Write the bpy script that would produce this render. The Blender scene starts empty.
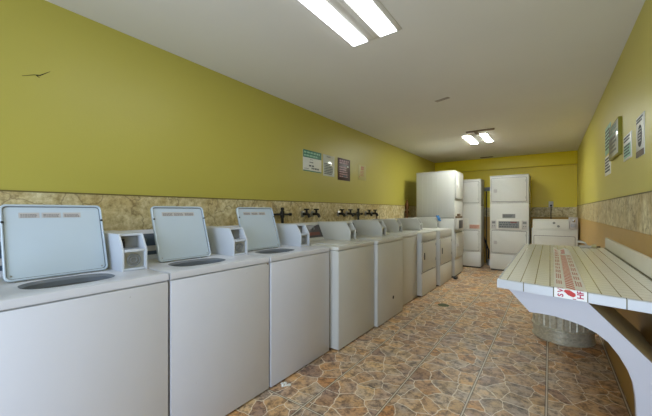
import bpy, bmesh, math, random
from mathutils import Vector, Matrix
random.seed(7)
R = math.radians
scene = bpy.context.scene
COL = scene.collection

# ------------------------------------------------------------------ materials
def lin(c):
    f = lambda v: v/12.92 if v <= 0.04045 else ((v+0.055)/1.055)**2.4
    return tuple(f(v/255.0) for v in c) + (1.0,)

class NT:
    def __init__(s, name):
        s.m = bpy.data.materials.new(name); s.m.use_nodes = True
        s.t = s.m.node_tree; s.b = s.t.nodes['Principled BSDF']
    def n(s, kind, **kw):
        nd = s.t.nodes.new(kind)
        for k, v in kw.items(): setattr(nd, k, v)
        return nd
    def l(s, a, b): s.t.links.new(a, b)
    def coord(s):
        return s.n('ShaderNodeTexCoord').outputs['Object']
    def math(s, op, a, b=None, c=None):
        nd = s.n('ShaderNodeMath', operation=op)
        for i, v in enumerate((a, b, c)):
            if v is None: continue
            if isinstance(v, (int, float)): nd.inputs[i].default_value = v
            else: s.l(v, nd.inputs[i])
        return nd.outputs[0]
    def mix(s, fac, a, b, blend='MIX'):
        nd = s.n('ShaderNodeMix', data_type='RGBA', blend_type=blend)
        if isinstance(fac, (int, float)): nd.inputs[0].default_value = fac
        else: s.l(fac, nd.inputs[0])
        for i, v in ((6, a), (7, b)):
            if isinstance(v, tuple): nd.inputs[i].default_value = v
            else: s.l(v, nd.inputs[i])
        return nd.outputs[2]
    def noise(s, scale, detail=4, vec=None, rough=.55):
        nd = s.n('ShaderNodeTexNoise'); nd.inputs['Scale'].default_value = scale
        nd.inputs['Detail'].default_value = detail; nd.inputs['Roughness'].default_value = rough
        s.l(vec if vec is not None else s.coord(), nd.inputs['Vector'])
        return nd.outputs[0]
    def ramp(s, fac, stops):
        nd = s.n('ShaderNodeValToRGB'); cr = nd.color_ramp
        while len(cr.elements) < len(stops): cr.elements.new(0.5)
        for e, (p, c) in zip(cr.elements, stops): e.position = p; e.color = c
        s.l(fac, nd.inputs[0]); return nd.outputs[0]
    def bump(s, h, strength=.2, dist=.01):
        nd = s.n('ShaderNodeBump'); nd.inputs['Strength'].default_value = strength
        nd.inputs['Distance'].default_value = dist
        s.l(h, nd.inputs['Height']); s.l(nd.outputs[0], s.b.inputs['Normal'])
    def base(s, c):
        if isinstance(c, tuple): s.b.inputs['Base Color'].default_value = c
        else: s.l(c, s.b.inputs['Base Color'])
    def rough(s, r): s.b.inputs['Roughness'].default_value = r
    def metal(s, v): s.b.inputs['Metallic'].default_value = v

def plain(name, rgb, rough=.45, metal=0.0, var=.06, scale=18):
    t = NT(name); c = lin(rgb)
    d = tuple(max(0, v*(1-2.2*var)) for v in c[:3]) + (1.0,)
    t.base(t.mix(t.noise(scale, 3), d, c)); t.rough(rough); t.metal(metal)
    return t.m

def enamel(name, rgb, rough=.28):
    t = NT(name); c = lin(rgb)
    d = tuple(v*.90 for v in c[:3]) + (1.0,)
    col = t.mix(t.noise(3.0, 5), d, c)
    v = t.n('ShaderNodeTexVoronoi'); v.inputs['Scale'].default_value = 9
    t.l(t.coord(), v.inputs['Vector'])
    chip = t.math('LESS_THAN', v.outputs['Distance'], .022)
    col = t.mix(t.math('MULTIPLY', chip, .55), col, lin((120, 112, 100)))
    t.base(col); t.rough(rough); t.bump(t.noise(90, 2), .02, .002)
    return t.m

M = {}
M['enamel'] = enamel('white_enamel', (209, 211, 219))
M['enamel_old'] = enamel('cream_white_enamel', (207, 207, 202), .32)
M['lid_inner'] = enamel('lid_enamel', (190, 204, 216), .2)
M['box'] = enamel('coin_box_enamel', (204, 210, 220), .3)
M['seam'] = plain('dark_seam', (70, 70, 70), .7)
M['gasket'] = plain('grey_gasket', (112, 118, 126), .5)
M['tub'] = plain('tub_grey', (84, 88, 94), .35, .2)
M['black'] = plain('black_rubber', (28, 28, 30), .5)
M['iron'] = plain('black_iron', (34, 32, 30), .5, .3)
M['rust'] = plain('rusty_pipe', (120, 78, 40), .7, .2)
M['panel_dark'] = plain('control_panel_charcoal', (78, 76, 78), .35)
M['panel_red'] = plain('control_panel_red', (126, 74, 66), .4)
M['panel_blue'] = plain('control_panel_blue_grey', (70, 84, 104), .35)
M['steel'] = plain('brushed_steel', (165, 166, 166), .32, .85)
M['chrome'] = plain('chrome', (200, 200, 200), .15, 1.0)
M['label'] = plain('label_grey', (188, 184, 182), .5)
M['label_ink'] = plain('label_ink', (112, 108, 108), .6)
M['beige_plate'] = plain('coin_plate', (172, 172, 164), .4, .2)
M['grey_plastic'] = plain('grey_plastic', (128, 130, 130), .45)
M['blue_cloth'] = plain('blue_cloth', (52, 112, 168), .8)
M['pink_label'] = plain('pink_label', (206, 172, 156), .6)
M['white_plastic'] = plain('white_plastic', (216, 214, 206), .4)
M['paper'] = plain('white_paper', (228, 229, 222), .4)
M['film'] = plain('white_film', (246, 245, 242), .3, 0, .02)
M['stripe_red'] = plain('stripe_red', (200, 92, 66), .5)
M['paper_gloss'] = plain('laminated_paper', (212, 216, 206), .12)
M['ink'] = plain('dark_ink', (72, 80, 84), .6)
M['green'] = plain('sign_green', (26, 110, 82), .4)
M['mint'] = plain('sign_mint', (150, 198, 172), .5)
M['maroon'] = plain('sign_maroon', (66, 34, 32), .4)
M['pinkish'] = plain('sign_pinkish_ink', (188, 150, 160), .5)
M['red'] = plain('red_ink', (204, 44, 34), .45)
M['red_faded'] = plain('faded_red_ink', (188, 112, 92), .5)
M['magenta'] = plain('crimson_ink', (190, 40, 80), .5)
M['lav'] = plain('white_gloss_paint', (196, 197, 206), .4, 0, .03, 6)
M['beige_board'] = plain('beige_board', (226, 218, 188), .55, 0, .05, 8)
M['olive_board'] = plain('olive_board', (140, 132, 30), .6)
M['pale_yellow'] = plain('pale_yellow_paper', (190, 182, 112), .5)
M['wood_brown'] = plain('brown_wood', (124, 104, 80), .6)
M['housing'] = plain('light_housing', (214, 212, 206), .5)
M['brown_stain'] = plain('brown_mark', (164, 156, 142), .8)
M['dirty'] = plain('green_smudge', (84, 92, 62), .8)
M['cream'] = plain('cream_plastic', (204, 198, 150), .5)
M['trim_dark'] = plain('dark_trim', (118, 104, 56), .6)
M['door'] = plain('white_door_paint', (205, 203, 196), .5)

def emis(name, strength, col):
    t = NT(name)
    t.base((.9, .9, .88, 1)); t.b.inputs['Emission Color'].default_value = col
    t.b.inputs['Emission Strength'].default_value = strength
    n = t.noise(2, 1)
    t.l(t.math('MULTIPLY_ADD', n, .02*strength, strength), t.b.inputs['Emission Strength'])
    return t.m
M['tube'] = emis('lit_diffuser', 9.0, (.92, .96, 1.0, 1))
M['tube_far'] = emis('lit_diffuser_bright', 68.0, (.96, 1.0, .93, 1))

# walls: yellow paint above, ochre below the border band
def wall_mat(name, up, low):
    t = NT(name)
    sep = t.n('ShaderNodeSeparateXYZ'); t.l(t.coord(), sep.inputs[0])
    n = t.noise(1.3, 3)
    cu = t.mix(n, tuple(v*.93 for v in lin(up)[:3])+(1,), lin(up))
    cl = t.mix(t.noise(4, 4), tuple(v*.8 for v in lin(low)[:3])+(1,), lin(low))
    t.base(t.mix(t.math('GREATER_THAN', sep.outputs[2], 1.2), cl, cu))
    t.rough(.42); t.bump(t.noise(70, 3), .12, .004)
    return t.m
OCH = (190, 150, 66)
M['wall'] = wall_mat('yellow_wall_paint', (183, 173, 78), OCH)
M['wall_glare'] = wall_mat('yellow_wall_paint_glare', (210, 199, 96), OCH)  # same wall yellow, paled so the colour carries glare on the right wall
M['wall_brightened'] = wall_mat('yellow_wall_paint_brightened', (230, 208, 34), OCH)  # same wall yellow, raised so the colour replaces light at the back
M['ochre'] = wall_mat('ochre_wall_paint', OCH, OCH)
def ceil_mat():
    t = NT('ceiling_paint')
    t.base(t.mix(t.noise(1.1, 4), lin((222, 220, 214)), lin((232, 230, 225)))); t.rough(.75)
    t.bump(t.noise(110, 3), .15, .004); return t.m
M['ceiling'] = ceil_mat()

def border_mat():
    t = NT('stone_print_border')
    mp = t.n('ShaderNodeMapping'); t.l(t.coord(), mp.inputs[0])
    nz = t.n('ShaderNodeTexNoise'); nz.inputs['Scale'].default_value = 7; nz.inputs['Detail'].default_value = 4
    t.l(mp.outputs[0], nz.inputs['Vector'])
    vm = t.n('ShaderNodeVectorMath', operation='MULTIPLY_ADD')
    t.l(nz.outputs['Color'], vm.inputs[0]); vm.inputs[1].default_value = (.25, .25, .25); t.l(mp.outputs[0], vm.inputs[2])
    v = t.n('ShaderNodeTexVoronoi', feature='DISTANCE_TO_EDGE'); v.inputs['Scale'].default_value = 4.2
    t.l(vm.outputs[0], v.inputs['Vector'])
    base = t.ramp(t.noise(22, 6, mp.outputs[0], .7), [(.3, lin((150, 132, 88))), (.47, lin((202, 188, 144))), (.64, lin((232, 222, 184)))])
    patch = t.ramp(t.noise(5, 3, mp.outputs[0]), [(.4, (1, 1, 1, 1)), (.65, lin((214, 196, 150)))])
    base = t.mix(.7, base, patch, 'MULTIPLY')
    line = t.ramp(v.outputs['Distance'], [(.0, (1, 1, 1, 1)), (.03, (0, 0, 0, 1))])
    t.base(t.mix(t.math('MULTIPLY', line, .7), base, lin((116, 94, 58)))); t.rough(.5)
    t.bump(v.outputs['Distance'], .25, .01)
    return t.m
M['border'] = border_mat()

def floor_mat():
    t = NT('flagstone_print_floor')
    co = t.coord(); sep = t.n('ShaderNodeSeparateXYZ'); t.l(co, sep.inputs[0])
    TX, TY, X0, Y0 = .4105, 3.3, -1.25, 1.484
    fx = t.math('DIVIDE', t.math('SUBTRACT', sep.outputs[0], X0), TX)
    fy = t.math('DIVIDE', t.math('SUBTRACT', sep.outputs[1], Y0), TY)
    def dline(f, size):
        fr = t.math('FRACT', f)
        return t.math('MULTIPLY', t.math('MINIMUM', fr, t.math('SUBTRACT', 1.0, fr)), size)
    dx, dy = dline(fx, TX), dline(fy, TY)
    d = t.math('MINIMUM', dx, dy)
    grout = t.math('LESS_THAN', d, .0040)
    dark = t.math('MULTIPLY', t.math('LESS_THAN', d, .0092), t.math('GREATER_THAN', d, .0040))
    # each plank of sheet has its own shift of the stone print
    off = t.n('ShaderNodeCombineXYZ')
    t.l(t.math('MULTIPLY', t.math('FLOOR', fx), .37), off.inputs[0]); t.l(t.math('MULTIPLY', t.math('FLOOR', fx), 1.93), off.inputs[1])
    add = t.n('ShaderNodeVectorMath', operation='ADD'); t.l(co, add.inputs[0]); t.l(off.outputs[0], add.inputs[1])
    nz = t.n('ShaderNodeTexNoise'); nz.inputs['Scale'].default_value = 9; nz.inputs['Detail'].default_value = 3
    t.l(add.outputs[0], nz.inputs['Vector'])
    w = t.n('ShaderNodeVectorMath', operation='MULTIPLY_ADD'); t.l(nz.outputs['Color'], w.inputs[0])
    w.inputs[1].default_value = (.065, .065, 0); t.l(add.outputs[0], w.inputs[2])
    args = []
    for feat in ('F1', 'DISTANCE_TO_EDGE'):
        v = t.n('ShaderNodeTexVoronoi', feature=feat, voronoi_dimensions='2D'); v.inputs['Scale'].default_value = 7.6
        t.l(w.outputs[0], v.inputs['Vector']); args.append(v)
    s2 = t.n('ShaderNodeSeparateColor'); t.l(args[0].outputs['Color'], s2.inputs[0])
    stone = t.ramp(s2.outputs[0], [(.0, lin((178, 150, 132))), (.22, lin((208, 184, 164))), (.42, lin((224, 194, 156))),
                                   (.6, lin((196, 182, 168))), (.8, lin((230, 212, 184))), (1.0, lin((212, 166, 120)))])
    n1 = t.noise(17, 8, w.outputs[0], .7); n2 = t.noise(48, 5, add.outputs[0], .7)
    mott = t.ramp(t.math('ADD', t.math('MULTIPLY', n1, .7), t.math('MULTIPLY', n2, .3)), [(.38, lin((92, 82, 80))), (.46, lin((176, 166, 160))), (.52, lin((238, 230, 220))), (.60, lin((255, 250, 236)))])
    stone = t.mix(.9, stone, mott, 'MULTIPLY')
    tint = t.ramp(t.noise(6, 3, add.outputs[0]), [(.4, lin((255, 236, 200))), (.6, lin((236, 236, 244)))])
    stone = t.mix(.8, stone, tint, 'MULTIPLY')
    seam = t.ramp(args[1].outputs['Distance'], [(.0, (1, 1, 1, 1)), (.015, (.8, .8, .8, 1)), (.028, (0, 0, 0, 1))])
    col = t.mix(t.math('MULTIPLY', seam, .9), stone, lin((240, 228, 204)))
    col = t.mix(t.math('MULTIPLY', dark, .75), col, lin((84, 74, 60)))
    col = t.mix(t.math('MULTIPLY', grout, .85), col, lin((206, 198, 178)))
    t.base(col); t.rough(.45); t.bump(args[1].outputs['Distance'], .15, .004)
    return t.m
M['floor'] = floor_mat()

def tile_mat():
    t = NT('cream_wall_tile')
    sep = t.n('ShaderNodeSeparateXYZ'); t.l(t.coord(), sep.inputs[0])
    def near(o, x0, p, w):
        fr = t.math('FRACT', t.math('DIVIDE', t.math('SUBTRACT', o, x0), p))
        return t.math('LESS_THAN', t.math('MULTIPLY', t.math('MINIMUM', fr, t.math('SUBTRACT', 1.0, fr)), p), w)
    gx = near(sep.outputs[0], 0.0, .05725, .0021)
    gy = near(sep.outputs[1], 0.0, .05725, .0016)
    col = t.mix(t.noise(9, 3), lin((238, 238, 228)), lin((246, 246, 238)))
    col = t.mix(t.math('MULTIPLY', gy, .65), col, lin((150, 146, 118)))
    col = t.mix(t.math('MULTIPLY', gx, .95), col, lin((140, 132, 98)))
    t.base(col); t.rough(.2)
    return t.m
M['tile'] = tile_mat()
M['grout'] = plain('dark_grout', (112, 106, 74), .8)
M['edge_tile'] = plain('white_glazed_edge_tile', (206, 210, 216), .2, 0, .05, 10)
M['cream_tile'] = plain('cream_glazed_tile', (236, 232, 212), .25, 0, .04, 10)
def galv():
    t = NT('galvanised_steel'); v = t.n('ShaderNodeTexVoronoi'); v.inputs['Scale'].default_value = 60
    t.l(t.coord(), v.inputs['Vector']); s = t.n('ShaderNodeSeparateColor'); t.l(v.outputs['Color'], s.inputs[0])
    t.base(t.ramp(s.outputs[0], [(0, lin((190, 186, 164))), (1, lin((214, 210, 190)))])); t.metal(.35); t.rough(.38)
    return t.m
M['galv'] = galv()

# ------------------------------------------------------------------ mesh helpers
def B(): return bmesh.new()

def _bev(bm, geom_faces, w, seg):
    es = list({e for f in geom_faces for e in f.edges})
    bmesh.ops.bevel(bm, geom=es, offset=w, offset_type='OFFSET', segments=seg, profile=.5, affect='EDGES', clamp_overlap=True)

def box(bm, x0, x1, y0, y1, z0, z1, bev=0.0, seg=2, mi=0, mat4=None):
    vs = [Vector((x, y, z)) for x in (x0, x1) for y in (y0, y1) for z in (z0, z1)]
    if mat4 is not None: vs = [mat4 @ v for v in vs]
    v = [bm.verts.new(p) for p in vs]
    fs = [bm.faces.new([v[i] for i in q]) for q in ((0, 1, 3, 2), (4, 6, 7, 5), (0, 4, 5, 1), (2, 3, 7, 6), (0, 2, 6, 4), (1, 5, 7, 3))]
    for f in fs: f.material_index = mi
    if bev: _bev(bm, fs, bev, seg)

def prism(bm, pts, a, b, axis='y', bev=0.0, mi=0, f3=None):
    """pts = 2D outline; extruded from a to b along axis."""
    def mk(p, t):
        if f3: return f3(p, t)
        if axis == 'y': return Vector((p[0], t, p[1]))
        if axis == 'x': return Vector((t, p[0], p[1]))
        return Vector((p[0], p[1], t))
    v0 = [bm.verts.new(mk(p, a)) for p in pts]; v1 = [bm.verts.new(mk(p, b)) for p in pts]
    n = len(pts); fs = [bm.faces.new(v0), bm.faces.new(v1[::-1])]
    for i in range(n): fs.append(bm.faces.new((v0[i], v0[(i+1) % n], v1[(i+1) % n], v1[i])))
    for f in fs: f.material_index = mi
    if bev:
        es = list(fs[0].edges) + list(fs[1].edges)
        bmesh.ops.bevel(bm, geom=es, offset=bev, offset_type='OFFSET', segments=2, profile=.5, affect='EDGES', clamp_overlap=True)

def loops(bm, rings, cap0=False, cap1=False):
    vv = [[bm.verts.new(p) for p in r] for r in rings]; n = len(vv[0])
    for a, b in zip(vv, vv[1:]):
        for i in range(n): bm.faces.new((a[i], a[(i+1) % n], b[(i+1) % n], b[i]))
    if cap0: bm.faces.new(vv[0][::-1])
    if cap1: bm.faces.new(vv[-1])

def lathe(bm, prof, n=32, axis='z', c=(0, 0, 0), cap=True):
    c = Vector(c)
    def P(r, h, k):
        a = 2*math.pi*k/n; u, v = r*math.cos(a), r*math.sin(a)
        return c + (Vector((u, v, h)) if axis == 'z' else Vector((h, u, v)) if axis == 'x' else Vector((u, h, v)))
    loops(bm, [[P(r, h, k) for k in range(n)] for r, h in prof], cap, cap)

def tube(bm, pts, r, n=10):
    pts = [Vector(p) for p in pts]; rings = []; up = Vector((0.13, .07, 1)).normalized()
    for i, p in enumerate(pts):
        d = (pts[min(i+1, len(pts)-1)] - pts[max(i-1, 0)]).normalized()
        s = d.cross(up)
        if s.length < .15: s = d.cross(Vector((1, 0, 0)))
        s.normalize(); t = s.cross(d)
        rr = r[i] if isinstance(r, (list, tuple)) else r
        rings.append([p + s*rr*math.cos(2*math.pi*k/n) + t*rr*math.sin(2*math.pi*k/n) for k in range(n)])
    loops(bm, rings, True, True)

def rrect(w0, w1, h0, h1, r, seg=5):
    pts = []
    for cx, cy, a0 in ((w1-r, h1-r, 0), (w0+r, h1-r, 90), (w0+r, h0+r, 180), (w1-r, h0+r, 270)):
        for k in range(seg+1):
            a = R(a0 + 90*k/seg); pts.append((cx+r*math.cos(a), cy+r*math.sin(a)))
    return pts

def obj(name, bm, mat, parent=None, smooth=True, kind=None, label=None):
    bmesh.ops.recalc_face_normals(bm, faces=bm.faces)
    me = bpy.data.meshes.new(name); bm.to_mesh(me); bm.free()
    for m in (mat if isinstance(mat, (list, tuple)) else [mat]): me.materials.append(m)
    if smooth:
        me.polygons.foreach_set('use_smooth', [True]*len(me.polygons))
        me.set_sharp_from_angle(angle=R(38))
    o = bpy.data.objects.new(name, me); COL.objects.link(o)
    if parent: o.parent = parent
    if kind: o['kind'] = kind
    if label: o['label'] = label
    return o

def thing(name, label, cat, loc=(0, 0, 0), rz=0, group=None):
    o = bpy.data.objects.new(name, None); COL.objects.link(o); o.empty_display_size = .1
    o.location = loc; o.rotation_euler = (0, 0, rz)
    tag(o, label, cat, group); return o

def tag(o, label, cat, group=None):
    o['label'] = label; o['category'] = cat
    if group: o['group'] = group
    return o

def struct(name, bm, mat): return obj(name, bm, mat, None, True, 'structure')

# ------------------------------------------------------------------ the room
XL, XR, YB, YF, H = -2.37, .448, 8.10, -1.0, 2.44
b = B(); box(b, XL-.1, XR+.1, YF-.1, YB+.1, -.1, 0); floor = struct('floor', b, M['floor'])
b = B(); box(b, XL-.1, XR+.1, YF-.1, YB+.1, H, H+.1); ceiling = struct('ceiling', b, M['ceiling'])
b = B(); box(b, XL-.1, XL, YF-.1, YB+.1, 0, H); wall_left = struct('wall_left', b, M['wall'])
b = B(); box(b, XR, XR+.1, YF-.1, YB+.1, 0, H); struct('wall_right', b, M['wall_glare'])
b = B(); box(b, XL, XR, YB, YB+.1, 0, H); struct('wall_back', b, M['wall_brightened'])
# wall behind the photographer, with the open doorway that lets in daylight
DX0, DX1, DZ = -1.55, .33, 2.12
b = B(); box(b, XL, DX0, YF-.1, YF, 0, H); box(b, DX1, XR, YF-.1, YF, 0, H); box(b, DX0, DX1, YF-.1, YF, DZ, H)
struct('wall_front', b, M['wall'])
b = B(); box(b, DX0-.07, DX0, YF-.12, YF+.02, 0, DZ+.07, .004); box(b, DX1, DX1+.07, YF-.12, YF+.02, 0, DZ+.07, .004)
box(b, DX0, DX1, YF-.12, YF+.02, DZ, DZ+.07, .004); struct('door_1', b, M['door'])
# beam along the back wall
b = B(); box(b, XL, XR, YB-.10, YB, 2.172, H, .004); struct('trim_1', b, M['wall_brightened'])
# stone-print border bands
b = B(); box(b, XL, XL+.006, YF, YB, 1.075, 1.325); struct('trim_2', b, M['border'])
b = B(); box(b, XR-.006, XR, YF, YB-.006, 1.09, 1.322); struct('trim_3', b, M['border'])
b = B(); box(b, XL+.006, XR-.006, YB-.006, YB, 1.09, 1.30); struct('trim_4', b, M['border'])
b = B(); box(b, XL, XL+.010, YF, YB, 1.325, 1.333); struct('trim_5', b, M['trim_dark'])
b = B(); box(b, XR-.010, XR, YF, YB, 1.322, 1.329); struct('trim_6', b, M['trim_dark'])
# ochre wainscot under the border on the right wall
b = B(); box(b, .432, XR, YF, YB, 0, 1.09, .002); box(b, .402, .432, YF, 3.82, 0, .836, .002); struct('trim_7', b, M['ochre'])
# marks that belong to the surfaces
b = B(); tube(b, [(XL+.001, .405, 1.968), (XL+.001, .455, 1.992), (XL+.001, .48, 1.997), (XL+.001, .525, 2.036)], [.001, .0015, .003, .001], 6)
tube(b, [(XL+.001, .465, 1.992), (XL+.001, .478, 1.983)], [.003, .001], 6)
obj('scratch', b, M['iron'], wall_left, label='dark scratch on the yellow paint')
b = B(); lathe(b, [(.0, 0), (.07, 0), (.07, .0006), (0, .0006)], 18, 'z', (-1.12, 4.15, .0002), False)
s = obj('stain', b, M['dirty'], floor, label='greenish smudge'); s.scale = (1, 1, 1)

# ------------------------------------------------------------------ ceiling lights
def ceiling_light(label, strips, y0, y1, hx, tube):
    xc = (strips[0][0]+strips[-1][1])/2
    t = thing('ceiling_light', label, 'ceiling light', (xc, y0, H), 0, 'fluorescent ceiling lights')
    b = B(); L = y1-y0
    box(b, hx[0]-xc, hx[1]-xc, -.02, L+.012, -.006, 0, .002); obj('housing', b, M['housing'], t)
    for a, c in strips:
        b = B(); prism(b, [(a-xc, -.0062), (c-xc, -.0062), (c-xc-.001, -.011), (a-xc+.001, -.011)], 0, L, 'y'); obj('diffuser', b, M[tube], t)
    b = B(); m = (strips[0][1]+strips[1][0])/2-xc
    box(b, m-.012, m+.012, 0, L, -.0085, -.0062, .001); obj('spine', b, M['housing'], t)
    return t
ceiling_light('long twin fluorescent ceiling light nearest the camera, cut by the top of the photo', [(-1.17, -1.055), (-.955, -.835)], .76, 1.965, (-1.18, -.80), 'tube')
far_light = ceiling_light('small twin fluorescent ceiling light far down the room', [(-1.155, -1.045), (-.90, -.81)], 5.40, 6.08, (-1.165, -.795), 'tube_far')
b = B(); xo = (-1.155-.81)/2
box(b, -1.05-xo, -.66-xo, -.275, -.245, -.022, 0, .003); box(b, -.95-xo, -.90-xo, -.245, -.015, -.014, 0, .003)
obj('end_bracket', b, M['wood_brown'], far_light, label='brown wooden end bracket')
# small fittings on the ceiling
b = B(); box(b, -.08, .08, -.026, .026, -.004, 0, .001)
for k in range(4): box(b, -.07, .07, -.020+k*.012, -.015+k*.012, -.006, -.004)
o = obj('ceiling_vent', b, M['brown_stain']); o.location = (-.955, 3.49, H); o.rotation_euler = (0, 0, R(-18)); tag(o, 'small brown slot vent in the middle of the ceiling', 'vent')
b = B(); box(b, -.13, .13, -.03, .03, -.012, 0, .003)
for k in range(4): box(b, -.115, .115, -.022+k*.013, -.017+k*.013, -.015, -.012)
o = obj('ceiling_vent', b, M['wood_brown']); o.location = (-1.16, 7.80, H); tag(o, 'brown slot vent on the ceiling just before the back wall beam', 'vent')

# ------------------------------------------------------------------ washers
def sup(cx, cy, a, bb, n, ang):
    c, s = math.cos(ang), math.sin(ang)
    return (cx + a*math.copysign(abs(c)**(2/n), c), cy + bb*math.copysign(abs(s)**(2/n), s))

def top_deck(W, D, hole):
    b = B(); z = .908
    if not hole:
        box(b, -D, 0, .002, W-.002, .874, z, .006, 3); return b
    cx, cy, a, h = hole
    out = []; N = 14; x0, x1, y0, y1 = -D, 0.0, .002, W-.002
    for (p, q) in (((x1, y0), (x1, y1)), ((x1, y1), (x0, y1)), ((x0, y1), (x0, y0)), ((x0, y0), (x1, y0))):
        for k in range(N): out.append((p[0]+(q[0]-p[0])*k/N, p[1]+(q[1]-p[1])*k/N))
    def ins(p, d): return (min(max(p[0], x0+d), x1-d), min(max(p[1], y0+d), y1-d))
    hol = [sup(cx, cy, a, h, 2.6, math.atan2(p[1]-cy, p[0]-cx)) for p in out]
    hol2 = [sup(cx, cy, a-.006, h-.006, 2.6, math.atan2(p[1]-cy, p[0]-cx)) for p in out]
    V = lambda ps, zz: [Vector((p[0], p[1], zz)) for p in ps]
    loops(b, [V(out, .874), V(out, z-.007), V([ins(p, .002) for p in out], z-.002), V([ins(p, .008) for p in out], z), V(hol, z), V(hol2, z-.004), V(hol2, z-.05)])
    return b

def coin_box(parent, W, mat, wid=.122):
    """coin box standing at the right rear of a machine's top"""
    y1 = W-.006; y0 = y1-wid
    prof = [(-.655, .908), (-.215, .908), (-.215, 1.015), (-.268, 1.10), (-.655, 1.10)]
    b = B()
    prism(b, prof, y0, y0+.010, 'y', .002); prism(b, prof, y1-.010, y1, 'y', .002)
    box(b, -.655, -.272, y0+.010, y1-.010, 1.088, 1.0995)
    box(b, -.655, -.300, y0+.010, y1-.010, .909, 1.088)
    box(b, -.300, -.217, y0+.010, y1-.010, 1.006, 1.018, .002)
    box(b, -.300, -.217, y0+.010, y1-.010, .909, .921, .002)
    cb = obj('coin_box', b, mat, parent)
    m = (y0+y1)/2
    b = B(); box(b, -.300, -.236, y0+.0105, y1-.0105, .9215, 1.0055); obj('coin_plate', b, M['beige_plate'], cb)
    b = B(); lathe(b, [(.0, -.236), (.033, -.236), (.033, -.229), (.029, -.226), (.026, -.231), (.020, -.231), (.018, -.227), (.014, -.226), (.012, -.231), (0, -.231)], 28, 'x', (0, m, .962), False)
    obj('coin_dial', b, M['grey_plastic'], cb)
    b = B(); box(b, -.300, -.294, y0+.016, y1-.016, 1.022, 1.084, .001); obj('slide_plate', b, M['grey_plastic'], cb)
    b = B(); box(b, -.294, -.262, y0+.024, y0+.032, 1.026, 1.06, .002); box(b, -.294, -.285, y0+.020, y0+.038, 1.045, 1.072, .002); obj('coin_slide', b, M['black'], cb)
    return y0

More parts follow.
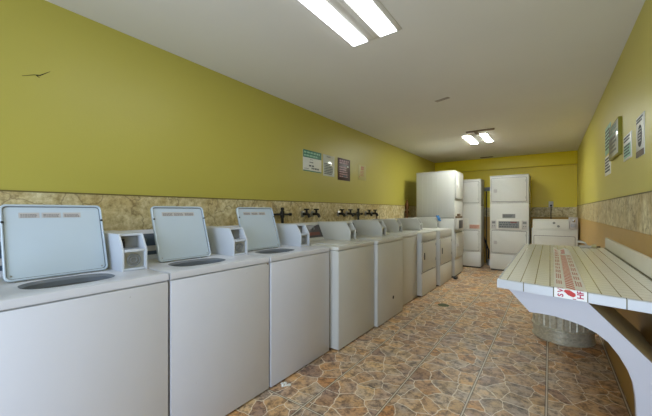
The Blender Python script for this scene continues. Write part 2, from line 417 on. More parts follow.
def washer(label, fx, y0, y1, lid=None,  panel='panel_dark', mat='enamel', group='top-load washers along the left wall'):
    W = y1-y0; D = .66
    t = thing('washing_machine', label, 'washing machine', (fx, y0, 0), 0, group)
    hole = None
    if lid: hole = (-.205, (lid[0]+lid[1])/2-y0, .118, .172)
    b = B(); box(b, -D+.004, -.012, .004, W-.004, .014, .873)
    bmesh.ops.delete(b, geom=[f for f in b.faces if f.calc_center_median().z > .87], context='FACES_ONLY')
    obj('cabinet', b, M[mat], t)
    b = B(); box(b, -.012, -.0005, .003, W-.003, .012, .867, .004, 2); obj('front_panel', b, M[mat], t)
    b = B(); box(b, -D+.01, -.014, .006, W-.006, .8715, .8738); obj('seam', b, M['seam'], t)
    for fy in (.06, W-.06):
        for fxx in (-.06, -D+.06):
            b = B(); lathe(b, [(.022, 0), (.022, .01), (.012, .012), (.012, .0225)], 14, 'z', (fxx, fy, 0)); obj('foot', b, M['black'], t)
    obj('top_deck', top_deck(W, D, hole), M[mat], t)
    if hole:
        # remove seam slab from under the opening: basket and agitator hang below it
        cx, cy, a, h = hole; b = B(); angs = [2*math.pi*k/48 for k in range(48)]
        def ring(sc, z, n=2.6): return [Vector((*sup(cx, cy, (a-.007)*sc, (h-.007)*sc, n, q), z)) for q in angs]
        loops(b, [ring(1.0, .866), ring(.98, .80), ring(.93, .792), ring(.9, .78, 2.2), ring(.88, .50, 2.0), ring(.8, .47, 2.0)], False, True)
        obj('tub', b, M['tub'], t)
        b = B(); lathe(b, [(.085, .475), (.07, .50), (.035, .56), (.028, .72), (.022, .75), (0, .755)], 20, 'z', (cx, cy, 0), False); obj('agitator', b, M['grey_plastic'], t)
        b = B(); r0 = [Vector((*sup(cx, cy, a-.004, h-.004, 2.6, q), .9065)) for q in angs]
        r1 = [Vector((*sup(cx, cy, a-.016, h-.016, 2.6, q), .895)) for q in angs]; r2 = [Vector((*sup(cx, cy, a-.016, h-.016, 2.6, q), .872)) for q in angs]
        loops(b, [r0, r1, r2]); obj('opening_rim', b, M['gasket'], t)
        # open lid, leaning back
        lw = lid[1]-lid[0]; lh = .352; yc = cy
        h0 = Vector((-.338, yc, .912)); up = Vector((-.105, 0, .325)).normalized(); nrm = Vector((up.z, 0, -up.x))
        def F(p, tt): return h0 + Vector((0, 1, 0))*p[0] + up*p[1] + nrm*tt
        def plate(bm, pts, a0, a1): prism(bm, pts, a0, a1, f3=F)
        b = B(); o_ = rrect(-lw/2, lw/2, 0, lh, .022); i_ = rrect(-lw/2+.008, lw/2-.008, .008, lh-.008, .018); j_ = rrect(-lw/2+.004, lw/2-.004, .004, lh-.004, .020)
        loops(b, [[F(p, -.010) for p in j_], [F(p, -.004) for p in o_], [F(p, .012) for p in o_], [F(p, .015) for p in j_], [F(p, .013) for p in i_], [F(p, .003) for p in i_]], True, True)
        L = obj('lid', b, M['lid_inner'], t)
        b = B(); k_ = rrect(-lw/2+.0115, lw/2-.0115, .0115, lh-.0115, .016)
        loops(b, [[F(p, .0034) for p in i_], [F(p, .0042) for p in k_]]); obj('lid_gasket', b, M['gasket'], L)
        cs = (-.095, -.015, .065) if lw > .36 else (-.075, -.003, .069)
        for q in cs:
            b = B(); plate(b, [(q-.036, lh-.064), (q+.036, lh-.064), (q+.036, lh-.038), (q-.036, lh-.038)], .0031, .0041)
            wl = obj('warning_label', b, M['label'], L)
            b = B()
            for r_ in range(3):
                x = q-.030
                while x < q+.026:
                    w = random.uniform(.004, .011); x2 = min(x+w, q+.030); zz = lh-.046-r_*.006
                    plate(b, [(x, zz-.003), (x2, zz-.003), (x2, zz), (x, zz)], .0041, .0045); x = x2+.002
            obj('lettering', b, M['label_ink'], wl)
        for sgn in (-1, 1):
            b = B(); c = F((sgn*(lw/2-.006), lh*.76), .013)
            lathe(b, [(.0055, -.001), (.0055, .004), (.003, .006), (0, .006)], 12, 'x', c, False); obj('bumper', b, M['black'], L)
            b = B(); c = F((sgn*(lw/2-.024), .024), .003)
            lathe(b, [(.004, 0), (.004, .002), (0, .003)], 10, 'x', c, False); obj('screw', b, M['steel'], L)
            b = B(); tube(b, [F((sgn*lw*.36-.02, -.002), 0), F((sgn*lw*.36+.02, -.002), 0)], .006, 10); obj('hinge', b, M['steel'], L)
    else:
        b = B(); prism(b, [(x, y) for x, y in rrect(-.36, -.012, .10, .10+.385, .03)], .9085, .9165, 'z', .003); obj('lid', b, M[mat], t)
    yb = coin_box(t, W, M['box'] if lid else M[mat])
    # sloping console left of the coin box
    b = B(); prism(b, [(-.552, .908), (-.632, 1.09), (-.642, 1.096), (-.658, 1.09), (-.658, .908)], .004, yb-.004, 'y', .002)
    co = obj('console', b, M[mat], t)
    d = Vector((-.08, 0, .182)).normalized(); nn = Vector((d.z, 0, -d.x)); o0 = Vector((-.552, 0, .908))
    def G(p, tt): return o0 + Vector((0, p[0], 0)) + d*p[1] + nn*tt
    b = B(); prism(b, [(.03, .03), (yb-.012, .03), (yb-.012, .175), (.03, .175)], .0005, .003, f3=G); cp = obj('control_panel', b, M[panel], co)
    b = B(); prism(b, [(.05, .055), (yb-.05, .055), (yb-.05, .09), (.05, .09)], .003, .004, f3=G)
    obj('display_strip', b, M['panel_red' if panel == 'panel_dark' else 'label'], cp)
    for q in (.25, .5, .75):
        b = B(); c = G((yb*q, .13), .003); lathe(b, [(.016, 0), (.015, .012), (0, .013)], 16, 'x', c, False); obj('knob', b, M['grey_plastic'], cp)
    return t

w_spec = [
 ('white top-load washer at the left edge of the photo, nearest the camera, lid raised', -1.55, .135, .800, (.265, .650), 'panel_blue'),
 ('white top-load washer with raised lid, between the two other open-lid washers', -1.55, .806, 1.487, (.912, 1.26), 'panel_blue'),
 ('white top-load washer with raised lid, beside the first closed-lid washer', -1.545, 1.493, 2.19, (1.55, 1.93), 'panel_blue'),
 ('white closed-lid washer that juts forward beside the last open-lid washer', -1.483, 2.235, 2.913, None, 'panel_dark'),
 ('white closed-lid washer, middle of the three, with a dark spot low on its front', -1.452, 2.922, 3.612, None, 'panel_dark'),
 ('white closed-lid washer set back beside the first machine with a front door', -1.52, 3.622, 4.30, None, 'panel_dark'),
]
ws = []
for lab, fx, a, c, lid, pn in w_spec: ws.append(washer(lab, fx, a, c, lid, pn, 'enamel' if lid else 'enamel_old'))
# drain spot on the middle closed-lid washer front
b = B(); lathe(b, [(.019, -.0006), (.019, .002), (.010, .003), (0, .003)], 16, 'x', (0, .40, .235), False); obj('lock', b, M['seam'], ws[4], label='small dark round lock')
b = B(); lathe(b, [(.005, -.0006), (.005, .002), (0, .002)], 12, 'x', (0, .665, .862), False); obj('bolt', b, M['seam'], ws[1])
b = B()
for k in range(5):
    q = Vector((-1.528+.012*k, 1.59+.02*math.sin(k*2.1), .006)); lathe(b, [(0, -.0055), (.012, -.004), (.014, 0), (.008, .004), (0, .005)], 8, 'z', q, False)
o = obj('lint_scrap', b, M['paper']); tag(o, 'scrap of white lint on the floor against the open-lid washers', 'lint')

# ------------------------------------------------------------------ single dryers with a front door in the washer row
def front_machine(label, fx, y0, y1):
    W = y1-y0; D = .66
    t = thing('clothes_dryer', label, 'dryer', (fx, y0, 0), 0, 'front-door dryers at the end of the left row')
    b = B(); box(b, -D, -.012, .003, W-.003, .022, .903, .006); obj('cabinet', b, M['enamel_old'], t)
    b = B(); box(b, -.012, 0, .004, W-.004, .782, .900, .004); obj('front_band', b, M['enamel_old'], t)
    b = B(); box(b, -.012, -.002, .004, W-.004, .340, .776, .004); fr = obj('door_frame', b, M['enamel_old'], t)
    for za, zb in ((.331, .342), (.774, .784)):
        b = B(); box(b, -.0119, -.0085, .008, W-.008, za, zb); obj('seam', b, M['seam'], t)
    b = B(); prism(b, rrect(.026, W-.046, .348, .769, .032), -.0019, -.0006, 'x'); obj('door_gasket', b, M['seam'], t)
    b = B(); prism(b, rrect(.03, W-.05, .352, .765, .03), -.0018, .003, 'x', .002); dr = obj('door', b, M['enamel_old'], t)
    b = B(); box(b, .003, .014, .09, .105, .52, .62, .004); obj('handle', b, M['seam'], dr)
    for zz in (.45, .68):
        b = B(); box(b, -.0018, .008, W-.042, W-.024, zz, zz+.04, .002); obj('hinge', b, M['steel'], dr)
    b = B(); box(b, -.012, 0, .004, W-.004, .012, .333, .004); obj('lower_panel', b, M['enamel_old'], t)
    for fy in (.06, W-.06):
        for fxx in (-.06, -D+.06):
            b = B(); lathe(b, [(.022, 0), (.022, .01), (.012, .012), (.012, .0225)], 14, 'z', (fxx, fy, 0)); obj('foot', b, M['black'], t)
    b = B(); box(b, -D, 0, .002, W-.002, .9031, .9078, .002); obj('top_deck', b, M['enamel_old'], t)
    yb = coin_box(t, W, M['enamel_old'])
    b = B(); prism(b, [(-.552, .908), (-.632, 1.09), (-.642, 1.096), (-.658, 1.09), (-.658, .908)], .004, yb-.004, 'y', .002)
    co = obj('console', b, M['enamel_old'], t)
    b = B(); d = Vector((-.08, 0, .182)).normalized(); nn = Vector((d.z, 0, -d.x)); o0 = Vector((-.552, 0, .908))
    prism(b, [(.03, .04), (yb-.012, .04), (yb-.012, .17), (.03, .17)], .0005, .003, f3=lambda p, tt: o0+Vector((0, p[0], 0))+d*p[1]+nn*tt)
    obj('control_panel', b, M['panel_dark'], co)
    return t
front_machine('white front-door dryer next to the last washer in the left row', -1.46, 4.32, 5.0)
front_machine('white front-door dryer next to the tall stacked dryer, blue cloth on its coin box', -1.43, 5.105, 5.83)
# blue cloth draped over a coin box, and a spray bottle-like grey lever on the neighbour
b = B(); n = 9; ring0 = []
grid = []
for i in range(n):
    row = []
    for j in range(n):
        u, v = i/(n-1)-.5, j/(n-1)-.5
        row.append(b.verts.new((u*.11, v*.15, .034+.012*math.sin(11*v+4*u)+.018*math.sin(7*u+1)*math.cos(9*v)+.03*max(0, .3-abs(v)*1.2) - .02*max(0, u)*2)))
    grid.append(row)
for i in range(n-1):
    for j in range(n-1): b.faces.new((grid[i][j], grid[i+1][j], grid[i+1][j+1], grid[i][j+1]))
o = obj('cleaning_cloth', b, M['blue_cloth']); o.location = (-1.665, 5.765, 1.068); o.rotation_euler = (0, R(52), 0)
md = o.modifiers.new('thick', 'SOLIDIFY'); md.thickness = .006; md.offset = 0
md = o.modifiers.new('sub', 'SUBSURF'); md.levels = 1; md.render_levels = 2
tag(o, 'crumpled bright blue cloth on a coin box before the tall stacked dryer', 'cloth')

# ------------------------------------------------------------------ stacked dryers
def stacked(label, loc, rz, W, D, Ht, z1, dset, label_mat, plate, wide_console=True):
    """z1: seam between the two dryers; local +x is the front"""
    t = thing('stacked_dryer', label, 'dryer', loc, rz, 'tall stacked dryers')
    e = M['enamel_old']
    b = B(); box(b, -D, -.014, 0.003, W-.003, .03, z1-.004, .006); box(b, -D, -.014, 0.003, W-.003, z1+.004, Ht-.022, .006); obj('cabinet', b, e, t)
    b = B(); box(b, -D-.002, .004, 0, W, Ht-.024, Ht, .006); obj('top_cap', b, e, t)
    b = B(); box(b, -D+.02, -.03, .02, W-.02, 0, .032); obj('plinth', b, M['seam'], t)
    b = B(); box(b, -D+.01, -.012, .006, W-.006, z1-.005, z1+.005); obj('seam', b, M['seam'], t)
    # front skins
    (ua, ub), (la, lb) = dset
    ms = ub and (ua-.04)
    b = B(); box(b, -.014, -.001, .004, W-.004, ms+.006, Ht-.026, .004); obj('front_panel', b, e, t)
    b = B(); box(b, -.014, -.001, .004, W-.004, lb+.012, ms, .004); obj('control_fascia', b, e, t)
    b = B(); box(b, -.014, -.001, .004, W-.004, la-.03, lb+.006, .004); obj('front_panel', b, e, t)
    b = B(); box(b, -.014, -.001, .004, W-.004, .036, la-.036, .004); obj('base_panel', b, e, t)
    for za, zb in ((ua, ub), (la, lb)):
        b = B(); prism(b, rrect(.028, W-.036, za-.006, zb+.006, .02), -.0012, .0006, 'x'); g = obj('door_gasket', b, M['seam'], t)
        b = B(); prism(b, rrect(.034, W-.042, za, zb, .016), .0004, .018, 'x', .006); dr = obj('door', b, e, t)
        b = B(); pz = za+.46*(zb-za)
        prism(b, rrect(.075, .135, pz-.035, pz+.035, .008), .018, .0225, 'x', .002); box(b, .0225, .036, .095, .112, pz-.025, pz+.025, .004)
        obj('handle', b, M['label'], dr)
        b = B()
        for q in (za+.05, zb-.09): box(b, .0184, .0205, W-.060, W-.052, q, q+.04, .001)
        obj('hinge', b, M['steel'], dr)
    if plate:
        c = (lb+.02+ms)/2
        b = B(); box(b, -.001, .022, W*.19, W*.81, lb+.03, lb+.235, .006); cf = obj('console', b, M['white_plastic'], t)
        b = B(); box(b, .022, .0235, W*.235, W*.765, lb+.06, lb+.20, .001); dp = obj('display', b, M['grey_plastic'], cf)
        b = B()
        for r_ in range(3):
            y = W*.26
            while y < W*.72:
                w = random.uniform(.02, .05); box(b, .0235, .0242, y, min(y+w, W*.745), lb+.08+r_*.04, lb+.098+r_*.04); y += w+.012
        obj('lettering', b, M['ink'], dp)
        b = B(); box(b, .0235, .0245, W*.54, W*.70, lb+.17, lb+.192); obj('lettering', b, M['panel_red'], dp)
        b = B(); box(b, -.001, .004, W*.335, W*.665, lb+.265, lb+.345, .001); nl = obj('instruction_plate', b, M['grey_plastic'], t)
        b = B()
        for r_ in range(3): box(b, .004, .0046, W*.36, W*(.52+.1*random.random()), lb+.28+r_*.02, lb+.29+r_*.02)
        obj('lettering', b, M['ink'], nl)
        for s0, s1 in ((.04, .17), (.83, .96)):
            b = B(); box(b, -.001, .005, W*s0, W*s1, lb+.045, lb+.215, .002); pl = obj('coin_panel', b, M['label'], t)
            for q in (.3, .7):
                b = B(); lathe(b, [(.011, .005), (.010, .016), (0, .017)], 14, 'x', (0, W*(s0+(s1-s0)*q), lb+.10), False); obj('knob', b, M['grey_plastic'], pl)
            b = B(); box(b, .005, .0065, W*(s0+.02), W*(s1-.02), lb+.15, lb+.195, .001); obj('coin_slot', b, M['grey_plastic'], pl)
    return t

PI = math.pi
stacked('tall white stacked dryer by the yellow back wall, right of the gap with pipes', (-1.012, 7.20, 0), -PI/2, .682, .72, 1.945, 1.372, ((1.415, 1.885), (.375, .815)), None, True)
sa = stacked('tall white stacked dryer by the back wall, half hidden behind the left row', (-1.868, 7.25, 0), -PI/2, .682, .42, 1.905, 1.34, ((1.40, 1.845), (.375, .80)), None, False)
b = B(); box(b, -.001, .006, .455, .655, .842, .93, .001); lp = obj('instruction_plate', b, M['pink_label'], sa)
b = B()
for r_ in range(3): box(b, .006, .0066, .47, .62+.02*r_, .855+r_*.022, .865+r_*.022)
obj('lettering', b, M['red_faded'], lp)
b = B(); box(b, -.001, .004, .03, .44, .83, 1.06, .004); obj('console', b, M['white_plastic'], sa)
sl = stacked('tall white stacked dryer ending the left row, its broad blank side to the camera', (-1.40, 5.925, 0), 0, .645, .71, 1.962, 1.09, ((1.45, 1.93), (.375, .82)), None, False)
b = B()
for k in range(6): box(b, -.60+k*.095, -.592+k*.095, -.0005, .0030, 1.12, 1.91, .0004)
obj('side_rib', b, M['enamel_old'], sl)
# coin meter hanging on the front of that dryer
b = B(); box(b, 0, .05, .015, .44, .885, 1.085, .006); cm = obj('coin_meter', b, M['enamel_old'], sl)
b = B(); box(b, .05, .054, .10, .38, .90, 1.05, .002); obj('meter_plate', b, M['panel_dark'], cm)
b = B(); box(b, -.0005, .045, .04, .40, 1.0855, 1.125, .006); box(b, .0, .035, .16, .30, 1.125, 1.17, .01); obj('coin_slide', b, M['wood_brown'], cm)

# ------------------------------------------------------------------ dryer at the right of the back wall
t = thing('clothes_dryer', 'low white dryer in the right back corner beyond the tiled table', 'dryer', (-.285, 7.05, 0), -PI/2)
e = M['enamel_old']; W = .69
b = B(); box(b, -.72, -.012, .003, W-.003, .02, .875, .006); obj('cabinet', b, e, t)
b = B(); box(b, -.72, .002, 0, W, .8755, .895, .005); obj('top_deck', b, e, t)
b = B(); box(b, -.012, 0, .003, W-.003, .03, .87, .004); obj('front_panel', b, e, t)
b = B(); prism(b, rrect(.035, W-.04, .12, .765, .02), -.0005, .0012, 'x'); obj('door_gasket', b, M['seam'], t)
b = B(); prism(b, rrect(.042, W-.047, .127, .758, .016), .001, .014, 'x', .005); dr = obj('door', b, e, t)
b = B(); box(b, .014, .03, .07, .09, .45, .55, .004); obj('handle', b, M['white_plastic'], dr)
b = B(); prism(b, [(-.01, .895), (-.03, 1.055), (-.045, 1.065), (-.30, 1.065), (-.30, .895)], .02, .56, 'y', .003); co = obj('console', b, e, t)
for yy, zz in ((.345, 1.0), (.41, .94)):
    b = B(); lathe(b, [(.022, -.022+(1.0-zz)*.1), (.02, .004), (0, .006)], 18, 'x', (0, yy, zz), False); obj('knob', b, M['grey_plastic'], co)
b = B(); box(b, -.30, .01, .565, .685, .8955, 1.105, .006); cm = obj('coin_meter', b, M['label'], t)
b = B(); box(b, .01, .016, .585, .665, .925, .99, .002); obj('coin_plate', b, M['steel'], cm)
b = B(); lathe(b, [(.024, .01), (.024, .018), (.014, .022), (0, .022)], 18, 'x', (0, .625, 1.045), False); obj('coin_dial', b, M['chrome'], cm)

# outlet and cord above that dryer
t = thing('wall_outlet', 'white wall outlet with a black plug above the corner dryer', 'outlet', (.017, YB-.006, 1.30))
b = B(); box(b, -.04, .04, -.007, 0, 0, .125, .003); obj('cover_plate', b, M['white_plastic'], t)
b = B(); box(b, -.016, .016, -.03, -.0075, .02, .055, .004); obj('plug', b, M['black'], t)
b = B(); tube(b, [(.017, YB-.03, 1.318), (.019, YB-.032, 1.25), (.015, YB-.03, 1.15), (.017, YB-.03, 1.05), (.017, YB-.03, .7)], .0085, 8)
o = obj('power_cord', b, M['black']); tag(o, 'black power cord hanging from the outlet behind the corner dryer', 'cord')

# ------------------------------------------------------------------ pipes in the gap between the two stacked dryers
b = B(); box(b, -.12, .12, -.04, 0, -.045, .045, .008)
for k in range(4): box(b, -.10, .10, -.046, -.04, -.03+k*.018, -.022+k*.018)
o = obj('vent_hood', b, M['grey_plastic']); o.location = (-1.2, YB, 1.73); tag(o, 'grey vent hood on the back wall, high in the gap between stacked dryers', 'vent')
b = B(); tube(b, [(-1.2, YB-.05, .02), (-1.2, YB-.05, .9), (-1.2, YB-.05, 1.68)], .012, 10); tube(b, [(-1.26, YB-.05, .62), (-1.19, YB-.06, .42), (-1.15, YB-.06, .30), (-1.16, YB-.06, .12)], .016, 10)
o = obj('gas_pipe', b, M['iron']); tag(o, 'dark pipe on the back wall in the gap between stacked dryers', 'pipe')
b = B(); lathe(b, [(.06, 0), (.06, .05), (.05, .08), (.05, .13), (.0, .14)], 20, 'z', (0, 0, 0)); o = obj('vent_duct', b, M['steel']); o.location = (-1.10, 7.85, 0)
o.location = (-1.10, 7.80, 0); tag(o, 'short grey duct standing on the floor between stacked dryers', 'duct')

# ------------------------------------------------------------------ valves and pipes on the left wall
XW = XL+.006
def hose_bib(y, z, label, mat='iron'):
    t = thing('hose_valve', label, 'valve', (XW, y, z), 0, 'hose valves in the stone border')
    t.scale = (1.25,)*3
    b = B(); lathe(b, [(.03, -.0046), (.03, .004), (.018, .012), (.0, .012)], 20, 'x', (0, 0, 0), False); obj('escutcheon', b, M['steel'], t)
    b = B(); tube(b, [(.004, 0, 0), (.055, 0, 0), (.075, 0, -.008), (.085, 0, -.03)], [.013, .014, .015, .014], 12); tube(b, [(.05, 0, 0), (.05, 0, .038)], .011, 10); obj('spout', b, M[mat], t)
    b = B(); lathe(b, [(.006, .036), (.026, .038), (.028, .044), (.024, .05), (.0, .05)], 14, 'z', (.05, 0, 0), False); obj('handle', b, M[mat], t)
def cross_pipe(y, z0, z1, ya, yb, zc, label):
    t = thing('pipe_tee', label, 'pipe', (XW, y, zc), 0, 'black pipe crosses on the left wall')
    b = B(); tube(b, [(.03, 0, z0-zc), (.03, 0, z1-zc)], .015, 12); lathe(b, [(.022, -.035), (.022, .035)], 14, 'z', (.03, 0, 0)); lathe(b, [(.019, z1-zc-.015), (.019, z1-zc+.012)], 12, 'z', (.03, 0, 0)); obj('riser', b, M['iron'], t)
    b = B(); tube(b, [(.03, ya-y, 0), (.03, yb-y, 0)], .011, 12)
    for q in (ya, yb): lathe(b, [(.016, -.012), (.016, .012)], 12, 'y', (.03, q-y, 0))
    obj('cross_arm', b, M['iron'], t)
    b = B(); tube(b, [(0, 0, .02), (.03, 0, .02)], .008, 8); obj('bracket', b, M['iron'], t)
cross_pipe(2.43, 0, 1.245, 2.262, 2.555, 1.184, 'black pipe cross on the wall behind the last open-lid washer')
cross_pipe(4.058, 0, 1.245, 3.93, 4.16, 1.177, 'black pipe cross on the wall behind the closed-lid washers')
for y, z, lab in ((2.80, 1.185, 'hose valve on the left wall, first to the right of the nearer pipe cross'),
                  (2.985, 1.185, 'hose valve on the left wall, second to the right of the nearer pipe cross'),
                  (3.56, 1.183, 'hose valve on the left wall, second to the left of the farther pipe cross'),
                  (3.78, 1.183, 'hose valve on the left wall, just left of the farther pipe cross'),
                  (4.345, 1.18, 'hose valve on the left wall, just right of the farther pipe cross'),
                  (4.55, 1.18, 'hose valve on the left wall, second to the right of the farther pipe cross')): hose_bib(y, z, lab)
b = B(); tube(b, [(XW+.02, 4.68, 0), (XW+.02, 4.68, 1.16), (XW+.02, 4.66, 1.175)], .009, 10)
o = obj('supply_pipe', b, M['rust']); tag(o, 'thin rusty pipe on the wall right of the farthest hose valve', 'pipe')
b = B(); tube(b, [(XW+.04, 6.0, 0), (XW+.04, 6.0, 1.36)], .022, 14); lathe(b, [(.03, 1.26), (.038, 1.28), (.038, 1.33), (.03, 1.36), (.016, 1.39), (.014, 1.44), (0, 1.44)], 16, 'z', (XW+.04, 6.0, 0), False)
tube(b, [(XW+.04, 5.93, 1.2), (XW+.04, 6.07, 1.2)], .02, 10)
o = obj('stand_pipe', b, M['rust']); tag(o, 'dark upright pipe on the left wall just beside the tall stacked dryer', 'pipe')

# ------------------------------------------------------------------ signs
def bars(bm, rows, y0, y1, z0, z1, x0, x1, wmin=.01, wmax=.03, fill=.55, ragged=.25):
    hgt = (z1-z0)/rows
    for r in range(rows):
        zt = z1-r*hgt; y = y0; end = y1-random.random()*ragged*(y1-y0)
        while y < end:
            w = random.uniform(wmin, wmax); ye = min(y+w, end); box(bm, x0, x1, y, ye, zt-hgt*fill, zt); y = ye+wmin*.5
def sign(label, loc, rz, w, h, board, th=.004, name='wall_sign', group='notices on the walls'):
    t = thing(name, label, 'sign', loc, rz, group)
    b = B(); box(b, 0, th, -w/2, w/2, 0, h, .001); bo = obj('board', b, M[board], t)
    return t, bo, th
def ink(bo, mat, fn, name='lettering'):
    o = None
    for f in (fn if isinstance(fn, list) else [fn]):
        b = B(); f(b); o = obj(name, b, M[mat], bo)
    return o
def leftsign(label, yc, z0, w, h, board): return sign(label, (XL, yc, z0), 0, w, h, board)

t, bo, th = leftsign('notice with a green header strip, leftmost on the left wall', 2.993, 1.70, .362, .255, 'paper')
ink(bo, 'green', [lambda b: box(b, th, th+.001, -.181, .181, .165, .255), lambda b: box(b, th, th+.001, -.181, .181, .0, .012)], 'header')
ink(bo, 'mint', [lambda b: bars(b, 1, -.165, .15, .215, .237, th+.001, th+.002, .03, .05, .9, .05), lambda b: bars(b, 1, -.165, .13, .178, .20, th+.001, th+.002, .02, .06, .9, .1)])
ink(bo, 'ink', [lambda b: bars(b, 1, -.05, .02, .138, .148, th, th+.001), lambda b: bars(b, 1, -.06, .03, .105, .118, th, th+.001, .02, .05, .9), lambda b: bars(b, 1, -.07, .06, .06, .08, th, th+.001, .03, .05, .9), lambda b: bars(b, 1, -.02, .16, .03, .05, th, th+.001, .02, .04, .9), lambda b: bars(b, 1, -.16, -.06, .025, .035, th, th+.001)])
t, bo, th = leftsign('glossy white notice between the green-header notice and the dark maroon sign', 3.342, 1.678, .255, .276, 'paper_gloss')
ink(bo, 'ink', [lambda b: bars(b, 1, -.05, .05, .245, .258, th, th+.001, .02, .03, .9), lambda b: bars(b, 7, -.105, .11, .015, .165, th, th+.001, .012, .035, .5)])
t, bo, th = leftsign('dark maroon sign with pale lettering, right of the glossy white notice', 3.715, 1.652, .325, .308, 'maroon')
ink(bo, 'pinkish', [lambda b: bars(b, 2, -.12, .12, .225, .285, th, th+.001, .03, .07, .75, .1), lambda b: bars(b, 5, -.12, .10, .03, .19, th, th+.001, .02, .05, .5)])
ink(bo, 'paper', lambda b: prism(b, [(.07, .19), (.12, .195), (.095, .22)], th, th+.0012, 'x'), 'triangle_mark')
ink(bo, 'panel_blue', lambda b: box(b, th, th+.0012, -.03, .06, .05, .075, 0), 'blue_mark')
t, bo, th = leftsign('small pale yellow paper, rightmost notice on the left wall', 4.238, 1.70, .25, .235, 'pale_yellow')
ink(bo, 'red_faded', [lambda b: bars(b, 2, -.05, .06, .15, .21, th, th+.001, .02, .04, .8), lambda b: bars(b, 4, -.06, .05, .05, .14, th, th+.001, .015, .03, .45), lambda b: bars(b, 1, -.10, -.06, .03, .05, th, th+.001)])

def rightsign(label, yc, z0, w, h, board): return sign(label, (XR, yc, z0), PI, w, h, board)
t, bo, th = rightsign('grey-green notice on the right wall half hidden behind the thick board', 3.955, 1.765, .33, .265, 'mint')
ink(bo, 'ink', lambda b: bars(b, 6, -.14, .14, .03, .23, th, th+.001, .02, .06, .55))
t, bo, th = rightsign('narrow grey notice hanging lowest on the right wall, under the half hidden one', 3.965, 1.562, .345, .185, 'paper')
ink(bo, 'ink', lambda b: bars(b, 5, -.15, .15, .02, .165, th, th+.001, .02, .06, .6))
# thick board with a notice
t = thing('notice_board', 'thick olive board on the right wall carrying a white notice with a green line', 'notice board', (XR, 3.475, 1.66), PI)
b = B(); box(b, 0, .022, -.225, .215, 0, .29, .002); bk = obj('backing_board', b, M['olive_board'], t)
b = B(); box(b, .0221, .0255, -.222, .212, .015, .275, .001); nt = obj('notice', b, M['paper_gloss'], t)
ink(nt, 'green', [lambda b: box(b, .0255, .0265, -.21, .20, .185, .205), lambda b: bars(b, 2, -.12, .19, .215, .262, .0255, .0265, .03, .07, .6)], 'header')
ink(nt, 'ink', lambda b: bars(b, 4, -.15, .17, .03, .17, .0255, .0265, .03, .08, .5))
t, bo, th = rightsign('small grey-green notice between the thick board and the oval poster on the right wall', 3.036, 1.585, .276, .178, 'paper')
ink(bo, 'mint', lambda b: box(b, th, th+.0008, -.115, .115, .015, .11), 'printed_panel')
ink(bo, 'ink', [lambda b: bars(b, 2, -.12, .12, .125, .168, th, th+.001, .02, .05, .6), lambda b: bars(b, 4, -.105, .10, .02, .105, th+.0008, th+.0016, .015, .04, .5)])
t, bo, th = rightsign('tall white poster with a dark oval, nearest the camera on the right wall', 2.652, 1.553, .206, .25, 'paper')
ink(bo, 'ink', lambda b: bars(b, 2, -.09, .09, .205, .24, th, th+.001, .02, .04, .6))
def oval(b):
    prism(b, [(.055*math.cos(2*PI*k/28), .125+.068*math.sin(2*PI*k/28)) for k in range(28)], th, th+.001, 'x')
ov = ink(bo, 'seam', oval, 'oval_mark')
ink(ov, 'label', lambda b: bars(b, 5, -.035, .04, .08, .17, th+.001, th+.002, .012, .03, .45))
ink(bo, 'maroon', lambda b: box(b, th, th+.001, -.103, .103, 0, .038), 'footer')

# ------------------------------------------------------------------ tiled folding table
T = thing('folding_table', 'cream tiled wall table on a white arched bracket at the right', 'table', (0, 0, 0))
ZT = .88; XE = .430; SL = -.2266; XT0 = -.217
fy = lambda x: 1.76 + SL*(x-XT0)
yb_ = 3.83
b = B(); prism(b, [(XT0+.012, fy(XT0+.012)+.012), (XE, fy(XE)+.012), (XE, yb_), (XT0+.012, yb_)], .838, ZT, 'z'); obj('tabletop', b, M['tile'], T)
# bull-nose edge tiles along the front, each in mesh one pattern
P_ = .1145
b = B(); ang = math.atan(SL); q = XT0
def fr(p, tt):  # p = (distance back from edge, z) at station x=tt
    return Vector((tt, fy(tt)+p[0], p[1]))
xj = [XT0]+[.0127-P_+P_*k for k in range(0, 5)]+[XE]
for a, c in zip(xj, xj[1:]):
    prism(b, [(0, .838), (0, ZT-.007), (.002, ZT-.002), (.007, ZT+.0008), (.0105, ZT+.0008), (.0105, .838)], a+.0018, c-.0018 if c < XE else c, f3=fr)
obj('edge_tile_row', b, M['edge_tile'], T)
b = B(); prism(b, [(.003, .8385), (.003, ZT-.004), (.0118, ZT-.004), (.0118, ZT+.0004), (.0145, ZT+.0004), (.0145, .8385)], XT0+.004, XE, f3=fr); obj('grout_line', b, M['grout'], T)
b = B(); prism(b, [(0, .838), (0, ZT-.007), (.002, ZT-.002), (.007, ZT+.0008), (.0105, ZT+.0008), (.0105, .838)], 1.775, yb_, f3=lambda p, tt: Vector((XT0+p[0], tt, p[1]))); obj('edge_tile_row', b, M['edge_tile'], T)
# tiled splash-back along the wall
b = B(); y = 1.62
box(b, XE-.022, XE, 1.62, 3.79, ZT+.0005, ZT+.098, .006, 3); obj('backsplash', b, M['cream_tile'], T)
b = B(); box(b, XE-.026, XE-.022, 1.63, 3.79, ZT+.0005, ZT+.006); obj('grout_line', b, M['grout'], T)
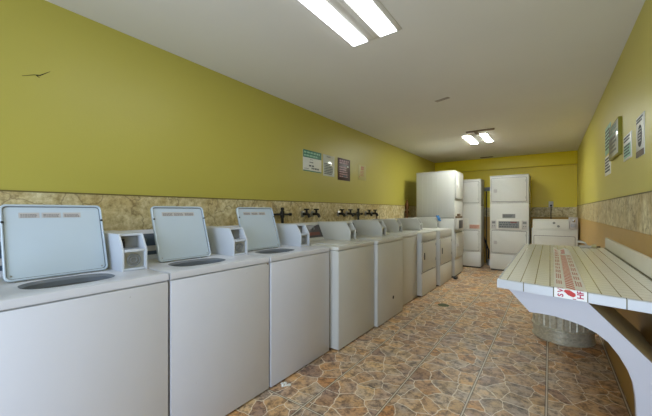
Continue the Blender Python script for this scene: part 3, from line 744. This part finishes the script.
# arched bracket
out = [(-.168, .8375), (-.078, .743), (-.037, .747), (.017, .748), (.071, .741), (.114, .732), (.157, .714), (.191, .688), (.222, .645), (.247, .596), (.261, .552), (.268, .498), (.271, .429), (.272, .2), (.272, 0), (.4005, 0), (.4005, .558), (.31, .649), (.126, .8375)]
b = B(); prism(b, out, .02, .05, f3=lambda p, tt: Vector((p[0], fy(p[0])+tt, p[1])))
obj('bracket', b, M['lav'], T)
b = B(); prism(b, [(.128, .834), (.4005, .558), (.4005, .536), (.10, .834)], 0, 1, f3=lambda p, tt: Vector((p[0], (fy(p[0])+.052) if tt == 0 else 2.40, p[1])))
obj('brace_panel', b, M['beige_board'], T)

# ------------------------------------------------------------------ printed sticker strip on the table
S = thing('printed_strip', 'red and white printed strip laid over the tiled table and its front edge', 'sticker', (0, 0, 0))
def sk(p, tt): # p[0] across 0..1 , p[1] along: <0 down the front edge, >0 onto the table
    x = .0145 + p[0]*.111; s = p[1]; e = fy(x)
    wx = x + max(0, s)*.006
    if s < 0: return Vector((x, e-.0012-tt, ZT+.002+s))
    zz = ZT+.0016+tt
    if s > 1.38: zz += .026*math.sin((s-1.38)/.27*PI*1.6)**2*(.6+.4*math.cos(9*p[0]))
    return Vector((wx, e+s, zz))
def ribbon(bm, a0, a1, s0, s1, t0, t1, shear=0.0, ns=None):
    na = 7 if (a1-a0) > .5 else 2; ns = ns or max(2, int(abs(s1-s0)/.03)+1)
    G_ = [[[bm.verts.new(sk((a0+(a1-a0)*i/(na-1), s0+(s1-s0)*j/(ns-1)+shear*i/(na-1)), tt)) for j in range(ns)] for i in range(na)] for tt in (t0, t1)]
    for g in G_:
        for i in range(na-1):
            for j in range(ns-1): bm.faces.new((g[i][j], g[i+1][j], g[i+1][j+1], g[i][j+1]))
    A, Bq = G_
    for i in range(na-1):
        for j in (0, ns-1): bm.faces.new((A[i][j], A[i+1][j], Bq[i+1][j], Bq[i][j]))
    for j in range(ns-1):
        for i in (0, na-1): bm.faces.new((A[i][j], A[i][j+1], Bq[i][j+1], Bq[i][j]))
b = B(); ribbon(b, 0, 1, -.0405, -.0005, 0, .0006); ribbon(b, 0, 1, 0, 1.62, 0, .0006, 0, 80)
obj('film', b, M['film'], S)
b = B(); s = .035
while s < 1.30:
    ribbon(b, .38, .66, s, s+.022, .0006, .0010, -.03, 2); s += .046
obj('stripe_pattern', b, M['stripe_red'], S)
b = B(); ribbon(b, .40, .64, 1.38, 1.60, .0006, .0012, 0, 12); ribbon(b, .05, .3, 1.45, 1.56, .0006, .0012, 0, 8)
obj('red_patch', b, M['red_faded'], S)
b = B()
prism(b, [(.30, -.010), (.35, -.003), (.49, -.0025), (.66, -.014), (.67, -.024), (.59, -.031), (.44, -.025)], .0006, .0012, f3=lambda p, tt: sk(p, tt))
obj('red_arrow_mark', b, M['red'], S)
b = B(); ribbon(b, .58, .68, -.0395, -.0365, .0006, .0011); obj('red_dash_mark', b, M['magenta'], S)
for a0, a1 in ((.08, .30), (.72, .94)):
    s = .10
    while s < 1.36:
        L_ = random.uniform(.08, .14); b = B()
        for r in range(3):
            w = (a1-a0)/3; q = s
            while q < s+L_-.01:
                l2 = random.uniform(.012, .03); ribbon(b, a0+w*r, a0+w*r+w*.6, q, min(q+l2, s+L_), .0006, .0010, 0, 2); q += l2+.008
        obj('small_print', b, M['red_faded'], S)
        s += L_+.05
# big letters at the front edge, running up the strip
def letters(txt, a_c, s0, size, mat):
    cu = bpy.data.curves.new('txt', 'FONT'); cu.body = txt; cu.size = 1.0; cu.extrude = 0.0; cu.offset = .028; cu.align_x = 'LEFT'
    to = bpy.data.objects.new('txt', cu); COL.objects.link(to)
    dg = bpy.context.evaluated_depsgraph_get(); dg.update()
    me = bpy.data.meshes.new_from_object(to.evaluated_get(dg)); bpy.data.objects.remove(to)
    b = B(); b.from_mesh(me); bmesh.ops.triangulate(b, faces=b.faces); bmesh.ops.subdivide_edges(b, edges=b.edges, cuts=1, use_grid_fill=True)
    # baseline runs along the strip away from the camera
    for v in b.verts:
        s = s0 + v.co.x*size*1.0; a = a_c - (v.co.y-.35)*size/.111
        v.co = sk((a, s), .0012)
    return obj('lettering', b, M[mat], S, smooth=False)
for k, ch in enumerate('SVS'): letters(ch, .20, -.036+k*.0185, .028, 'magenta')
for k, ch in enumerate('HFI'): letters(ch, .80, -.034+k*.021, .030, 'magenta')

# white hose and black lead lying at the table's far edge
HT = thing('drain_hose', 'short white hose with a pale yellow end at the far edge of the tiled table', 'hose', (.22, 3.76, ZT))
b = B(); tube(b, [(-.015, -.01, .052), (.01, -.012, .054), (.04, -.015, .045), (.06, -.02, .018), (.03, -.03, .011), (.0, -.03, .011), (.05, -.035, .011), (.085, -.02, .012)], .010, 10); obj('pipe', b, M['white_plastic'], HT)
b = B(); lathe(b, [(0, .0), (.014, .0), (.016, .02), (.013, .035), (0, .035)], 14, 'x', (.088, -.02, .017), False); obj('nozzle', b, M['cream'], HT)
b = B(); tube(b, [(.262, 3.775, ZT+.008), (.30, 3.80, ZT+.012), (.34, 3.785, ZT+.008), (.375, 3.80, ZT+.008)], .006, 8)
o = obj('cable', b, M['black']); tag(o, 'short black cable behind the white hose at the table edge', 'cable')

# ------------------------------------------------------------------ galvanised can below the table
t = thing('trash_can', 'ribbed galvanised metal trash can on the floor under the tiled table', 'trash can', (.098, 3.775, 0))
def canr(z): return .238 + .03*z
b = B(); n = 112; rings = []
prof = [(0, .0, 0), (.240, 0, 0), (.246, .006, 0), (.246, .014, 0), (.237, .022, 0), (.237, .056, 0), (.241, .060, 0), (.241, .064, 0), (.237, .068, 0), (.237, .108, 0), (.249, .114, 0), (.251, .119, 0), (.249, .124, 0), (.240, .129, 0), (.240, .133, .5), (.241, .142, 1), (.254, .54, 1), (.256, .57, 0), (.262, .58, 0), (.262, .60, 0), (.256, .605, 0), (.256, .66, 0), (.266, .668, 0), (.266, .682, 0), (.256, .686, 0), (.248, .66, 0), (.232, .03, 0), (0, .03, 0)]
for r, z, k in prof:
    rings.append([Vector(((r - k*.017*(.5-.5*math.cos(i*2*PI*28/n)))*math.cos(2*PI*i/n), (r - k*.017*(.5-.5*math.cos(i*2*PI*28/n)))*math.sin(2*PI*i/n), z)) for i in range(n)])
loops(b, rings); bmesh.ops.remove_doubles(b, verts=b.verts, dist=1e-5); obj('body', b, M['galv'], t)
for a in (200, 20):
    c, s = math.cos(R(a)), math.sin(R(a))
    b = B(); tube(b, [(c*.252-s*k*.055, s*.252+c*k*.055, .62) for k in (-1, -.95)] + [(c*.29-s*k*.05, s*.29+c*k*.05, .60) for k in (-.8, 0, .8)] + [(c*.252-s*k*.055, s*.252+c*k*.055, .62) for k in (.95, 1)], .006, 8); obj('handle', b, M['iron'], t)

# black foot block under the end of the left row
b = B(); box(b, -.03, .03, -.05, .05, 0, .035, .008); o = obj('rubber_block', b, M['black']); o.location = (-1.375, 5.88, 0); tag(o, 'small black rubber block on the floor by the tall stacked dryer', 'block')

# ------------------------------------------------------------------ light, world, camera
w = bpy.data.worlds.new('daylight'); scene.world = w; w.use_nodes = True
bg = w.node_tree.nodes['Background']; bg.inputs[0].default_value = (.72, .84, 1.0, 1); bg.inputs[1].default_value = 1.2
def area(name, loc, rot, sx, sy, power, col):
    l = bpy.data.lights.new(name, 'AREA'); l.shape = 'RECTANGLE'; l.size = sx; l.size_y = sy; l.energy = power; l.color = col
    o = bpy.data.objects.new(name, l); COL.objects.link(o); o.location = loc; o.rotation_euler = rot; return o
area('daylight_through_doorway', ((DX0+DX1)/2, YF-.15, 1.06), (R(90), 0, 0), DX1-DX0, 2.05, 48, (.62, .78, 1.0))

cam = bpy.data.cameras.new('camera'); co = bpy.data.objects.new('camera', cam); COL.objects.link(co)
cam.sensor_fit = 'HORIZONTAL'; cam.sensor_width = 36; cam.lens = 310/652*36; cam.shift_y = 3/652; cam.clip_start = .02
co.location = (0, 0, 1.22); co.rotation_euler = (R(90), 0, math.atan2(224, 310))
scene.camera = co
vs = scene.view_settings; vs.view_transform = 'Standard'; vs.look = 'None'; vs.exposure = 0.14; vs.gamma = 1; vs.use_curve_mapping = False
scene.cycles.use_denoising = True
scene.cycles.max_bounces = 8; scene.cycles.diffuse_bounces = 6
